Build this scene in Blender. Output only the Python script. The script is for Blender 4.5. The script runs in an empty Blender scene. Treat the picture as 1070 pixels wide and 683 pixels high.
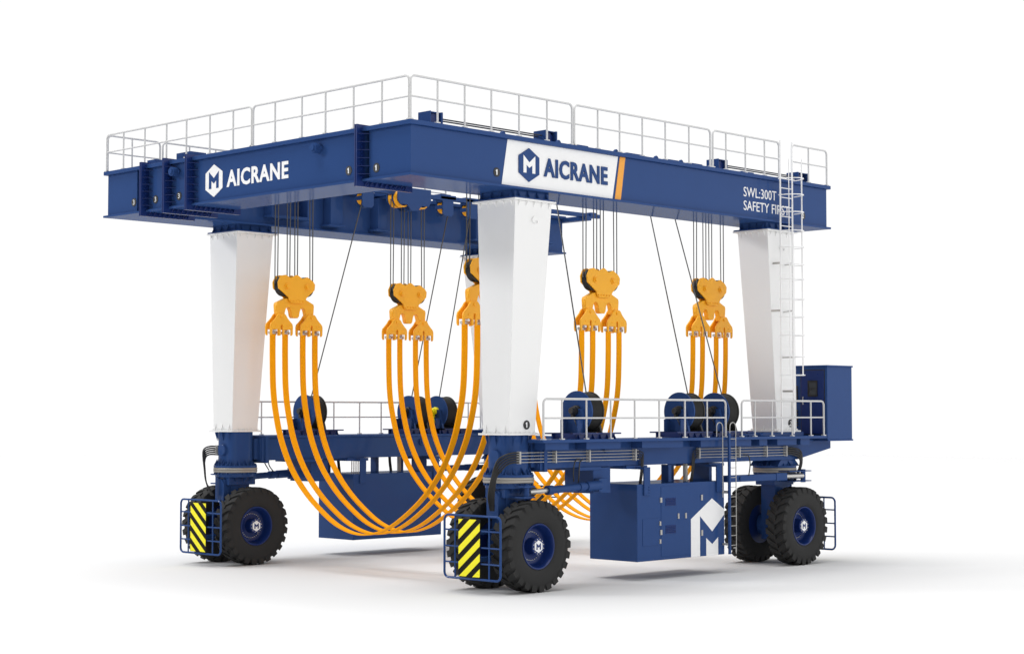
import bpy, bmesh, math, random
from mathutils import Vector, Matrix
random.seed(4)
SC = bpy.context.scene
COL = SC.collection

# ------------------------------------------------------------------ camera
cam = bpy.data.objects.new('camera', bpy.data.cameras.new('camera'))
COL.objects.link(cam)
cam.location = (-28.8431, -31.8869, 4.611)
cam.rotation_euler = (math.radians(90 + 2.8127), 0, math.radians(44.5434 - 90))
cam.data.sensor_width = 36
cam.data.lens = 36 * 1842.81 / 1070
cam.data.clip_end = 2000
SC.camera = cam

# ------------------------------------------------------------------ world and lamps (white photo studio)
world = bpy.data.worlds.new('World')
SC.world = world
world.use_nodes = True
wb = world.node_tree.nodes['Background']
wb.inputs[0].default_value = (1, 1, 1, 1)
# white world, strength gradient added: dimmed overhead and left, brighter to the camera's right
_nt = world.node_tree
_tc = _nt.nodes.new('ShaderNodeTexCoord')
_sp = _nt.nodes.new('ShaderNodeSeparateXYZ')
_nt.links.new(_tc.outputs['Generated'], _sp.inputs[0])


def _ramp(sock, a, b, lo, hi):
    n = _nt.nodes.new('ShaderNodeMapRange')
    n.interpolation_type = 'SMOOTHSTEP'
    for k, v in zip(('From Min', 'From Max', 'To Min', 'To Max'), (a, b, lo, hi)):
        n.inputs[k].default_value = v
    _nt.links.new(sock, n.inputs['Value'])
    return n.outputs['Result']


_ad = _nt.nodes.new('ShaderNodeMath')
_ad.operation = 'ADD'
_nt.links.new(_ramp(_sp.outputs['X'], -.9, -.05, .12, 1.03), _ad.inputs[0])
_nt.links.new(_ramp(_sp.outputs['Y'], -.8, -.05, .55, 0), _ad.inputs[1])
_mu = _nt.nodes.new('ShaderNodeMath')
_mu.operation = 'MULTIPLY'
_nt.links.new(_ad.outputs[0], _mu.inputs[0])
_nt.links.new(_ramp(_sp.outputs['Z'], .28, .6, 1, .5), _mu.inputs[1])
_nt.links.new(_mu.outputs[0], wb.inputs[1])


def area(name, loc, target, size, power, color=(1, 1, 1)):
    l = bpy.data.lights.new(name, 'AREA')
    l.shape = 'DISK'
    l.size = size
    l.energy = power
    l.color = color
    o = bpy.data.objects.new(name, l)
    o.location = loc
    o.rotation_euler = (Vector(target) - Vector(loc)).to_track_quat('-Z', 'Y').to_euler()
    COL.objects.link(o)


area('overhead_softbox', (-120, 140, 890), (9, 7, 0), 800, 9.2e6)
area('side_softbox', (-195, 193, 120), (9, 7, 0), 55, 290000)

vs = SC.view_settings
vs.view_transform = 'Standard'
vs.look = 'None'
vs.exposure = 0
vs.gamma = 1
SC.render.engine = 'CYCLES'
SC.cycles.max_bounces = 10


# ------------------------------------------------------------------ materials
def mat(name, col, rough=.4, metal=0, coat=0, vary=.06, scale=1.5, spec=.5, sheen=0):
    m = bpy.data.materials.new(name)
    m.use_nodes = True
    nt = m.node_tree
    b = nt.nodes['Principled BSDF']
    b.inputs['Roughness'].default_value = rough
    b.inputs['Metallic'].default_value = metal
    b.inputs['Specular IOR Level'].default_value = spec
    b.inputs['Coat Weight'].default_value = coat
    b.inputs['Coat Roughness'].default_value = .12
    tc = nt.nodes.new('ShaderNodeTexCoord')
    n = nt.nodes.new('ShaderNodeTexNoise')
    n.inputs['Scale'].default_value = scale
    n.inputs['Detail'].default_value = 6
    nt.links.new(tc.outputs['Object'], n.inputs['Vector'])
    mx = nt.nodes.new('ShaderNodeMix')
    mx.data_type = 'RGBA'
    mx.inputs[6].default_value = (*[c * (1 - vary) for c in col], 1)
    mx.inputs[7].default_value = (*[min(1, c * (1 + vary)) for c in col], 1)
    nt.links.new(n.outputs['Fac'], mx.inputs[0])
    nt.links.new(mx.outputs[2], b.inputs['Base Color'])
    mr = nt.nodes.new('ShaderNodeMapRange')
    mr.inputs['To Min'].default_value = max(.02, rough - .06)
    mr.inputs['To Max'].default_value = rough + .06
    nt.links.new(n.outputs['Fac'], mr.inputs['Value'])
    nt.links.new(mr.outputs['Result'], b.inputs['Roughness'])
    if sheen:
        # lacquer: reflection that rises towards grazing angles
        b.inputs['Specular IOR Level'].default_value = 0
        gl = nt.nodes.new('ShaderNodeBsdfGlossy')
        gl.inputs['Roughness'].default_value = rough
        lw = nt.nodes.new('ShaderNodeLayerWeight')
        lw.inputs['Blend'].default_value = .5
        pw = nt.nodes.new('ShaderNodeMath')
        pw.operation = 'POWER'
        pw.inputs[1].default_value = 3
        nt.links.new(lw.outputs['Facing'], pw.inputs[0])
        mr2 = nt.nodes.new('ShaderNodeMapRange')
        mr2.inputs['To Min'].default_value = .008
        mr2.inputs['To Max'].default_value = sheen
        nt.links.new(pw.outputs[0], mr2.inputs['Value'])
        ms = nt.nodes.new('ShaderNodeMixShader')
        nt.links.new(mr2.outputs['Result'], ms.inputs[0])
        nt.links.new(b.outputs[0], ms.inputs[1])
        nt.links.new(gl.outputs[0], ms.inputs[2])
        nt.links.new(ms.outputs[0], nt.nodes['Material Output'].inputs['Surface'])
    return m


BLUE = mat('blue_paint', (.027, .067, .204), .12, vary=.03, sheen=.21)
DKBLUE = mat('deep_blue_paint', (.008, .026, .135), .3, spec=.3)
WHITE = mat('white_paint', (.85, .85, .845), .42, vary=.008, spec=.3)
RAIL = mat('rail_paint', (.60, .60, .60), .4, vary=.02)
LOGO = mat('white_lettering', (.88, .88, .88), .45, vary=.005)
ORANGE = mat('orange_paint', (1.0, .46, .02), .42, vary=.03, spec=.3)
BELT = mat('orange_webbing', (1.0, .38, .001), .7, vary=.04, scale=8, spec=.1)
STRIPE = mat('orange_stripe_paint', (.85, .36, .03), .45, vary=.01)
STEEL = mat('bare_steel', (.55, .54, .52), .35, .8, vary=.08, scale=6)
ZINC = mat('zinc_steel', (.44, .43, .41), .5, .3, vary=.06)
RING = mat('machined_ring', (.36, .34, .31), .45, .3, vary=.08)
ROPE = mat('wire_rope_steel', (.10, .10, .10), .45, .6, vary=.15, scale=20)
RUBBER = mat('tyre_rubber', (.022, .022, .022), .75, vary=.15, scale=3, spec=.3)
BLACK = mat('black_paint', (.012, .012, .013), .5)
GUNMETAL = mat('dark_rope_drum', (.03, .03, .028), .5, vary=.1, scale=10)
YELLOW = mat('safety_yellow', (.95, .86, .0), .5, vary=.02)
SBLACK = mat('safety_black', (.004, .004, .004), .6, spec=.15)
GLASS = mat('window_glass', (.05, .055, .06), .12)
GROUND = mat('studio_floor', (.66, .66, .66), .9, vary=.002, scale=.05, spec=.0)

ORIG = {}


class MB:
    """collects shapes and links them as one mesh object"""

    def __init__(s, T=None):
        s.bm = bmesh.new()
        s.mi = 0
        s.T = T or (lambda p: p)

    def _v(s, pts):
        return [s.bm.verts.new(s.T(Vector(p))) for p in pts]

    def face(s, vs_):
        f = s.bm.faces.new(vs_)
        f.material_index = s.mi
        return f

    def hexa(s, p):  # 4 bottom, 4 top
        v = s._v(p)
        for q in ((3, 2, 1, 0), (4, 5, 6, 7), (0, 1, 5, 4), (1, 2, 6, 5), (2, 3, 7, 6), (3, 0, 4, 7)):
            s.face([v[i] for i in q])

    def box(s, x0, x1, y0, y1, z0, z1):
        s.hexa([(x0, y0, z0), (x1, y0, z0), (x1, y1, z0), (x0, y1, z0),
                (x0, y0, z1), (x1, y0, z1), (x1, y1, z1), (x0, y1, z1)])

    def frame(s, d):
        d = d.normalized()
        a = Vector((0, 0, 1)) if abs(d.z) < .9 else Vector((1, 0, 0))
        u = d.cross(a).normalized()
        return u, d.cross(u)

    def cyl(s, p0, p1, r, n=16, r2=None):
        p0, p1 = Vector(p0), Vector(p1)
        r2 = r if r2 is None else r2
        u, w = s.frame(p1 - p0)
        c = [(math.cos(2 * math.pi * i / n), math.sin(2 * math.pi * i / n)) for i in range(n)]
        a = s._v([p0 + (u * x + w * y) * r for x, y in c])
        b = s._v([p1 + (u * x + w * y) * r2 for x, y in c])
        for i in range(n):
            j = (i + 1) % n
            s.face([a[i], a[j], b[j], b[i]])
        s.face(a[::-1])
        s.face(b)

    def tube(s, pts, r, n=8):
        pts = [Vector(p) for p in pts]
        rings = []
        up = None
        for i, p in enumerate(pts):
            d = (pts[min(i + 1, len(pts) - 1)] - pts[max(i - 1, 0)]).normalized()
            if up is None:
                u, w = s.frame(d)
            else:
                u = (up - d * up.dot(d)).normalized()
                w = d.cross(u)
            up = u
            rings.append(s._v([p + (u * math.cos(2 * math.pi * k / n) + w * math.sin(2 * math.pi * k / n)) * r for k in range(n)]))
        for a, b in zip(rings, rings[1:]):
            for k in range(n):
                s.face([a[k], a[(k + 1) % n], b[(k + 1) % n], b[k]])
        s.face(rings[0][::-1])
        s.face(rings[-1])

    def prism(s, poly, f, a0, a1):
        """poly 2D, f(u, v, a) -> point"""
        a = s._v([f(u, v, a0) for u, v in poly])
        b = s._v([f(u, v, a1) for u, v in poly])
        n = len(poly)
        for i in range(n):
            j = (i + 1) % n
            s.face([a[i], a[j], b[j], b[i]])
        s.face(a[::-1])
        s.face(b)

    def lathe(s, prof, c, axis='Y', n=48, closed=False):
        """prof: (radius, offset along axis)"""
        c = Vector(c)
        rings = []
        for r, t in prof:
            ring = []
            for i in range(n):
                a = 2 * math.pi * i / n
                x, z = r * math.cos(a), r * math.sin(a)
                ring.append(c + (Vector((x, t, z)) if axis == 'Y' else Vector((t, x, z)) if axis == 'X' else Vector((x, z, t))))
            rings.append(s._v(ring))
        pairs = list(zip(rings, rings[1:]))
        if closed:
            pairs.append((rings[-1], rings[0]))
        for a, b in pairs:
            for i in range(n):
                j = (i + 1) % n
                s.face([a[i], a[j], b[j], b[i]])
        if not closed:
            s.face(rings[0][::-1])
            s.face(rings[-1])

    def build(s, name, mats, parent=None, origin=None, smooth=False, bevel=0, recalc=True):
        if not isinstance(mats, (list, tuple)):
            mats = [mats]
        if recalc:
            bmesh.ops.recalc_face_normals(s.bm, faces=s.bm.faces[:])
        if origin is None:
            co = [v.co for v in s.bm.verts]
            origin = Vector([(min(c[i] for c in co) + max(c[i] for c in co)) / 2 for i in range(3)])
        origin = Vector(origin)
        bmesh.ops.translate(s.bm, verts=s.bm.verts[:], vec=-origin)
        me = bpy.data.meshes.new(name)
        s.bm.to_mesh(me)
        s.bm.free()
        for m in mats:
            me.materials.append(m)
        o = bpy.data.objects.new(name, me)
        COL.objects.link(o)
        if smooth:
            me.shade_smooth()
            for e in me.edges:
                pass
            me.set_sharp_from_angle(angle=math.radians(38))
        if bevel:
            b = o.modifiers.new('bevel', 'BEVEL')
            b.width = bevel
            b.segments = 2
            b.limit_method = 'ANGLE'
            b.angle_limit = math.radians(50)
            b.harden_normals = False
        o.location = origin - (ORIG[parent.name] if parent else Vector())
        ORIG[o.name] = origin
        if parent:
            o.parent = parent
        return o


def empty(name, loc, parent=None):
    o = bpy.data.objects.new(name, None)
    COL.objects.link(o)
    o.empty_display_size = .3
    o.location = Vector(loc) - (ORIG[parent.name] if parent else Vector())
    ORIG[o.name] = Vector(loc)
    if parent:
        o.parent = parent
    return o


def tag(o, label, cat=None, group=None, kind=None):
    if label:
        o['label'] = label
    if cat:
        o['category'] = cat
    if group:
        o['group'] = group
    if kind:
        o['kind'] = kind
    return o


def copy_tree(o, parent=None):
    c = o.copy()
    COL.objects.link(c)
    ORIG[c.name] = ORIG[o.name].copy()
    if parent:
        c.parent = parent
    for ch in list(o.children):
        copy_tree(ch, c)
    return c


# lettering: built-in font turned into mesh
def text_shape(body, bold=0.0):
    cu = bpy.data.curves.new('lettering', 'FONT')
    cu.body = body
    cu.offset = bold
    cu.space_character = 1 + bold * 3.2
    cu.extrude = .5
    cu.resolution_u = 3
    o = bpy.data.objects.new('lettering', cu)
    COL.objects.link(o)
    me = bpy.data.meshes.new_from_object(o.evaluated_get(bpy.context.evaluated_depsgraph_get()))
    bpy.data.objects.remove(o)
    bpy.data.curves.remove(cu)
    vs_ = [v.co.copy() for v in me.vertices]
    fs = [tuple(p.vertices) for p in me.polygons]
    bpy.data.meshes.remove(me)
    x0 = min(v.x for v in vs_); x1 = max(v.x for v in vs_)
    y0 = min(v.y for v in vs_); y1 = max(v.y for v in vs_)
    return [((v.x - x0) / (x1 - x0), (v.y - y0) / (y1 - y0), v.z + .5) for v in vs_], fs


def lettering(mb, body, f, u0, u1, v0, v1, a0, a1, bold=0.0):
    vs_, fs = text_shape(body, bold)
    vv = mb._v([f(u0 + (u1 - u0) * u, v0 + (v1 - v0) * v, a0 + (a1 - a0) * w) for u, v, w in vs_])
    for q in fs:
        try:
            mb.face([vv[i] for i in q])
        except ValueError:
            pass


def emblem_polys(cu, cv, hh, flip=1):
    hexa = [(cu + hh * math.sin(math.radians(60 * k)) * 1.0, cv + hh * math.cos(math.radians(60 * k))) for k in range(6)]
    m = [(-.5, -.48), (-.5, .56), (0, .15), (.5, .56), (.5, -.48), (.25, -.48), (.25, 0), (0, -.17), (-.25, 0), (-.25, -.48)]
    return hexa, [(cu + flip * x * hh, cv + y * hh) for x, y in m]


FX = lambda u, v, a: (-a, u, v)      # front face plane (looking along +X): u = Y, a = distance out
FY = lambda u, v, a: (u, -a, v)      # side face plane (looking along +Y): u = X

W, L = 13.66, 18.0
ZT, ZB = 11.83, 10.45
YC = .863
XF, XR = 4.3, 16.07
RT = 1.186
mirror = lambda p: Vector((p[0], W - p[1], p[2]))
same = lambda p: Vector(p)

# ------------------------------------------------------------------ the floor
g = MB()
n = 24
vv = [[g.bm.verts.new((-130 + 270 * i / n, -130 + 270 * j / n, 0)) for j in range(n + 1)] for i in range(n + 1)]
for i in range(n):
    for j in range(n):
        g.face([vv[i][j], vv[i + 1][j], vv[i + 1][j + 1], vv[i][j + 1]])
tag(g.build('floor', GROUND, origin=(0, 0, 0)), 'seamless white studio floor under the boat hoist', kind='structure')

# ------------------------------------------------------------------ the hoist
hoist = empty('boat_hoist', (10.2, W / 2, 0))
tag(hoist, 'huge blue and white mobile boat hoist standing on eight black tyres on a white floor', 'boat hoist')


def bolt_row(mb, p0, p1, k, axis, r=.03, h=.04):
    p0, p1, axis = Vector(p0), Vector(p1), Vector(axis)
    for i in range(k):
        p = p0.lerp(p1, i / max(1, k - 1))
        mb.cyl(p, p + axis * h, r, 6)


# --- main beams
def girder(mb, x0, x1, y0, y1, closed=True):
    o = .1
    mb.box(x0 + o, x1 - o, y0 + o, y1 - o, ZB + .06, ZT - .11)
    mb.box(x0, x1, y0, y1, ZT - .112, ZT)
    mb.box(x0, x1, y0, y1, ZB, ZB + .062)


def badge(parent, digit, f, u, v, a, out=.012):
    mb = MB()
    poly = [(u + .12 * math.cos(k * math.pi / 10), v + .12 * math.sin(k * math.pi / 10)) for k in range(20)]
    mb.prism(poly, f, a, a + out)
    mb.mi = 1
    sgn = -1 if f is FX else 1
    hw = .028 if digit == '1' else .04
    if digit == '1':
        one = [(-.022, -.07), (.018, -.07), (.018, .07), (-.01, .07), (-.045, .045), (-.045, .018), (-.022, .03)]
        mb.prism([(u + p * sgn * .9, v + q) for p, q in one], f, a + out, a + out + .006)
    else:
        lettering(mb, digit, f, u - hw * sgn, u + hw * sgn, v - .07, v + .07, a + out, a + out + .006)
    return mb.build('number_badge', [BLACK, LOGO], parent)


beams = {}
for side, T in (('r', same), ('l', mirror)):
    mb = MB(T)
    girder(mb, 0, L if side == 'r' else 18.5, 0, 1.75)
    b = mb.build('main_beam', BLUE, hoist, bevel=.012)
    beams[side] = b
    # pulley boxes on top
    for x0, x1 in ((1.17, 1.62), (5.4, 5.87), (12.92, 13.38), (17.0, 17.6)):
        q = MB(T)
        y0, y1, z1 = .55, 1.0, 12.24
        q.box(x0, x0 + .04, y0, y1, ZT, z1)
        q.box(x1 - .06, x1, y0, y1, ZT, z1)
        q.box(x0 + .04, x1 - .06, y1 - .04, y1, ZT, z1)
        q.box(x0 + .04, x1 - .06, y0 + .06, y1 - .04, z1 - .03, z1)
        q.box(x0 - .18, x0, y0 + .05, y1 - .05, ZT, ZT + .13)
        pb = q.build('pulley_box', BLUE, b, bevel=.006)
        q = MB(T)
        xm = (x0 + x1) / 2
        for yy in (.66, .8):
            q.lathe([(.05, yy), (.17, yy), (.14, yy + .04), (.17, yy + .08), (.05, yy + .08)], (xm, 0, ZT + .2), 'Y', 20)
        q.build('sheave', DKBLUE, pb, smooth=True)
    # lugs and low cover boxes along the top edge
    for x in (3.37, 5.48, 7.82, 9.55, 10.67):
        q = MB(T)
        q.prism([(x - .1, ZT), (x + .1, ZT), (x + .05, ZT + .07), (x, ZT + .1), (x - .05, ZT + .07)], lambda u, v, a: (u, a, v), .12, .2)
        q.build('lifting_lug', BLUE, b, bevel=.008)
    for x0, x1 in ((6.1, 6.8), (8.4, 9.1), (10.2, 10.7), (11.2, 11.8), (13.7, 14.3)):
        q = MB(T)
        q.box(x0, x1, .25, .8, ZT - .004, ZT + .085)
        q.build('cover_box', BLUE, b, bevel=.02)
    # ropes lying along the top of the beam
    for x0, x1 in ((1.62, 5.4), (13.38, 17.0)):
        for yy, z in ((.70, ZT + .27), (.84, ZT + .25)):
            q = MB(T)
            q.tube([(x0 - .02, yy, z), (x1 + .1, yy, z)], .02, 6)
            q.build('wire_rope', ROPE, b, smooth=True)

rb, lb = beams['r'], beams['l']
YW = -.1 + 0  # web plane sits .1 inside the flange edge
aw = -.1      # FY/FX "distance out" of the web
# white name panel
mb = MB()
zb0, zt0 = ZB + .064, ZT - .114
mb.prism([(3.27, zb0), (7.60, zb0), (7.84, zt0), (3.49, zt0)], FY, aw, aw + .006)
panel = mb.build('name_panel', LOGO, rb)
mb = MB()
hx, mm = emblem_polys(4.27, 11.12, .445)
mb.prism(hx, FY, aw + .006, aw + .035)
mb.mi = 1
mb.prism(mm, FY, aw + .035, aw + .041)
mb.build('hexagon_emblem', [BLUE, LOGO], panel)
mb = MB()
lettering(mb, 'AICRANE', FY, 4.84, 7.38, 10.87, 11.375, aw + .006, aw + .036, .03)
mb.build('name_lettering', BLUE, panel)
mb = MB()
mb.prism([(7.70, zb0), (7.95, zb0), (8.15, zt0), (7.92, zt0)], FY, aw, aw + .006)
mb.build('orange_stripe', STRIPE, rb)
mb = MB()
lettering(mb, 'SWL:300T', FY, 13.56, 15.21, 11.12, 11.41, aw, aw + .008)
lettering(mb, 'SAFETY FIRST', FY, 13.56, 15.87, 10.71, 11.0, aw, aw + .008)
mb.build('load_lettering', LOGO, rb)
badge(rb, '1', FY, 3.09, 10.82, aw)
badge(rb, '2', FY, 16.60, 10.77, aw)

# inner brackets of the left beam (they carry the pulleys)
for side, T in (('r', same), ('l', mirror)):
    b = beams[side]
    for x0, x1, d in ((7.1, 7.6, .3), (9.1, 9.5, .3), (13.6, 14.0, .3)):
        q = MB(T)
        q.box(x0, x1, 1.652, 1.75 + d, 10.65, 11.66)
        q.box(x0 - .1, x1 + .1, 1.652, 1.80 + d, 10.59, 10.65)
        q.build('pulley_bracket', BLUE, b, bevel=.01)
    q = MB(T)
    q.box(4.7, 6.3, 1.652, 2.1, 10.70, 10.78)
    q.box(4.75, 4.83, 1.652, 2.05, 10.78, 11.5)
    q.box(6.15, 6.23, 1.652, 2.05, 10.78, 11.5)
    q.build('rope_shelf', BLUE, b, bevel=.008)
    q = MB(T)
    q.box(15.8, 17.6, 1.652, 2.0, 10.74, 10.80)
    q.build('rope_shelf', BLUE, b, bevel=.008)
    # pulley runway
    q = MB(T)
    q.box(3.2, 19.3 if side == 'l' else 17.0, 2.56, 2.72, 11.74, 11.88)
    for x in (3.6, 7.3, 9.3, 13.8, 16.8):
        q.box(x - .1, x + .1, 1.7, 2.562, 11.74, 11.875)
    if side == 'l':
        q.box(18.3, 18.6, 1.3, 2.9, 11.6, 11.76)
        q.box(18.7, 19.0, 2.5, 2.78, 11.72, 11.92)
    q.build('pulley_runway', BLUE, hoist, bevel=.008)
    for i, xc in enumerate((5.18, 9.9, 15.0)):
        # big double sheave housing above each hook block
        q = MB(T)
        prof = [(-.73, 11.98), (.73, 11.98), (.73, 11.55), (.62, 11.42), (.32, 11.42), (.14, 11.24), (-.14, 11.24), (-.32, 11.42), (-.62, 11.42), (-.73, 11.55)]
        for y in (2.36, 2.63, 2.90):
            q.prism([(xc + u, v) for u, v in prof], lambda u, v, a: (u, a, v), y, y + .05)
        bolt_row(q, (xc - .42, 2.36, 11.57), (xc + .42, 2.36, 11.57), 2, (0, -1, 0), .05, .05)
        h = q.build('sheave_housing', BLUE, hoist, bevel=.006)
        for s in (-1, 1):
            q = MB(T)
            for y in (2.44, 2.70):
                q.lathe([(.25, y), (.30, y), (.27, y + .08), (.30, y + .16), (.25, y + .16)], (xc + s * .42, 0, 11.63), 'Y', 28, closed=True)
                q.mi = 1
                q.lathe([(.06, y + .02), (.252, y + .02), (.252, y + .14), (.06, y + .14)], (xc + s * .42, 0, 11.63), 'Y', 28)
                q.mi = 0
            q.build('sheave', [ORANGE, DKBLUE], h, smooth=True)
    for xc in ((8.1, 11.64, 12.79) if side == 'l' else (8.1, 12.2, 13.3)):
        q = MB(T)
        for y in (2.36, 2.66):
            q.prism([(xc - .24, 11.8), (xc + .24, 11.8), (xc + .24, 11.3), (xc + .16, 11.22), (xc - .16, 11.22), (xc - .24, 11.3)], lambda u, v, a: (u, a, v), y, y + .05)
        q.box(xc - .35, xc + .35, 2.37, 2.72, 11.78, 11.92)
        q.box(xc - .27, xc - .24, 2.36, 2.71, 11.45, 11.58)
        q.box(xc - .27, xc - .24, 2.36, 2.71, 11.68, 11.78)
        h = q.build('guide_pulley_housing', BLUE, hoist, bevel=.006)
        q = MB(T)
        q.lathe([(.06, 2.44), (.2, 2.44), (.16, 2.53), (.2, 2.62), (.06, 2.62)], (xc - .07, 0, 11.52), 'Y', 24)
        q.build('sheave', ORANGE, h, smooth=True)

# --- cross beam between the main beams
mb = MB()
girder(mb, 0, 1.55, 1.72, W - 1.72)
cb = mb.build('cross_beam', BLUE, hoist, bevel=.012)


def splice(y, big=True):
    mb = MB()
    e = .27
    z0, z1 = ZB - .13, ZT + .06
    # plate ring round the box, sticking out of it
    for s in (-1, 1):
        a, b = sorted((y + s * .012, y + s * .05))
        mb.box(-e + .1, .098, a, b, z0, z1)
        mb.box(1.452, 1.72, a, b, z0, z1)
        mb.box(.098, 1.452, a, b, z0, ZB - .002)
        mb.box(.098, 1.452, a, b, ZT + .002, z1)
    # gussets and bolts on the face towards the camera
    for s in (-1, 1):
        k = 6
        for i in range(k):
            z = ZB + .18 + i * (ZT - ZB - .36) / (k - 1)
            f = lambda u, v, a: (u, v, a)
            mb.prism([(.098, y + s * .05), (-e + .12, y + s * .05), (.098, y + s * .26)], f, z - .008, z + .008)
        bolt_row(mb, (-.04, y + s * .05, ZB + .1), (-.04, y + s * .05, ZT - .08), 12, (0, s, 0), .025, .05)
        k = 9
        for i in range(k):
            x = .1 + i * 1.35 / (k - 1)
            mb.prism([(y + s * .05, ZB - .12), (y + s * .05, ZB - .002), (y + s * .16, ZB - .002)], lambda u, v, a: (a, u, v), x - .008, x + .008)
        bolt_row(mb, (.17, y + s * .05, ZB - .06), (1.37, y + s * .05, ZB - .06), 9, (0, s, 0), .028, .05)
    return mb.build('splice_flange', DKBLUE, cb)


for y in (1.86, 9.2, 10.3, 11.45):
    splice(y)
mb = MB()
hx, mm = emblem_polys(8.21, 11.07, .455, -1)
mb.prism(hx, FX, aw, aw + .012)
mb.mi = 1
mb.prism(mm, FX, aw + .012, aw + .018)
mb.build('hexagon_emblem', [LOGO, BLUE], cb)
mb = MB()
lettering(mb, 'AICRANE', FX, 7.62, 4.90, 10.83, 11.30, aw, aw + .012, .03)
mb.build('name_lettering', LOGO, cb)
for d, y in (('3', 11.05), ('3', 9.88), ('1', 2.43)):
    badge(cb, d, FX, y, 10.79, aw)
badge(lb, '3', FX, 12.16, 10.80, aw)
badge(rb, '1', FX, 1.36, 10.76, aw)
for y in (3.63, 9.98):
    mb = MB()
    mb.cyl((.1, y, 11.48), (-.12, y, 11.48), .13, 20)
    mb.cyl((-.12, y, 11.48), (-.16, y, 11.48), .08, 16)
    mb.box(.03, .1, y - .17, y + .17, 11.44, 11.52)
    mb.build('pipe_stub', BLUE, cb, smooth=True)
mb = MB()
mb.box(.45, 1.0, 9.85, 10.55, ZT + .003, 12.11)
mb.build('junction_box', BLUE, cb, bevel=.01)
# brown-grey cable tray under the cross beam towards the left leg
mb = MB()
mb.box(1.6, 1.66, 2.0, W - 2.0, ZB + .25, ZB + .33)
mb.build('cable_tray', BLUE, cb)


# --- railings
def railing(parent, f, u0, u1, z0, h, posts, r=.031, name='railing_panel', m=RAIL):
    mb = MB()
    c = .13
    top = [f(u0, z0)]
    for k in range(6):
        a = math.pi / 2 * k / 5
        top.append(f(u0 + c * (1 - math.cos(a)), z0 + h - c + c * math.sin(a)))
    for k in range(6):
        a = math.pi / 2 * k / 5
        top.append(f(u1 - c * (1 - math.sin(a)), z0 + h - c + c * math.cos(a)))
    top.append(f(u1, z0))
    mb.tube(top, r, 8)
    mb.tube([f(u0, z0 + h * .53), f(u1, z0 + h * .53)], r * .75, 8)
    for u in posts:
        mb.tube([f(u, z0), f(u, z0 + h)], r * .85, 8)
    for u in [u0, u1] + list(posts):
        x, y, z = f(u, z0)
        mb.box(x - .06, x + .06, y - .05, y + .05, z, z + .03)
    return mb.build(name, m, parent, smooth=True)


RH = 1.1
fr = lambda x: (lambda u, z: (x, u, z))
fs = lambda y: (lambda u, z: (u, y, z))
railing(cb, fr(.07), 6.47, 13.59, ZT, RH, [7.31, 8.39, 9.51, 10.49, 11.59, 12.7])
railing(cb, fr(.07), .12, 6.41, ZT, RH, [1.13, 2.22, 3.34, 4.31, 5.45])
railing(rb, fs(.06), .06, 5.92, ZT, RH, [.97, 1.91, 2.86, 3.88, 4.94])
railing(rb, fs(.06), 6.01, 11.91, ZT, RH, [6.96, 7.87, 8.84, 9.85, 10.92])
railing(rb, fs(.06), 12.03, 15.31, ZT, RH, [12.66, 13.61, 14.57])
railing(rb, fs(.06), 15.98, 17.86, ZT, RH, [16.87])
railing(lb, fs(W - .07), .1, 1.95, ZT, RH, [.95])
railing(lb, fs(W - .07), 2.05, 8.0, ZT, RH, [3.04, 4.03, 5.0, 6.0, 7.0])
railing(lb, fs(W - .07), 8.1, 14.0, ZT, RH, [9.1, 10.05, 11.0, 12.0, 13.0])

# --- legs
ZP, ZQ = 10.21, 4.07


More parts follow.
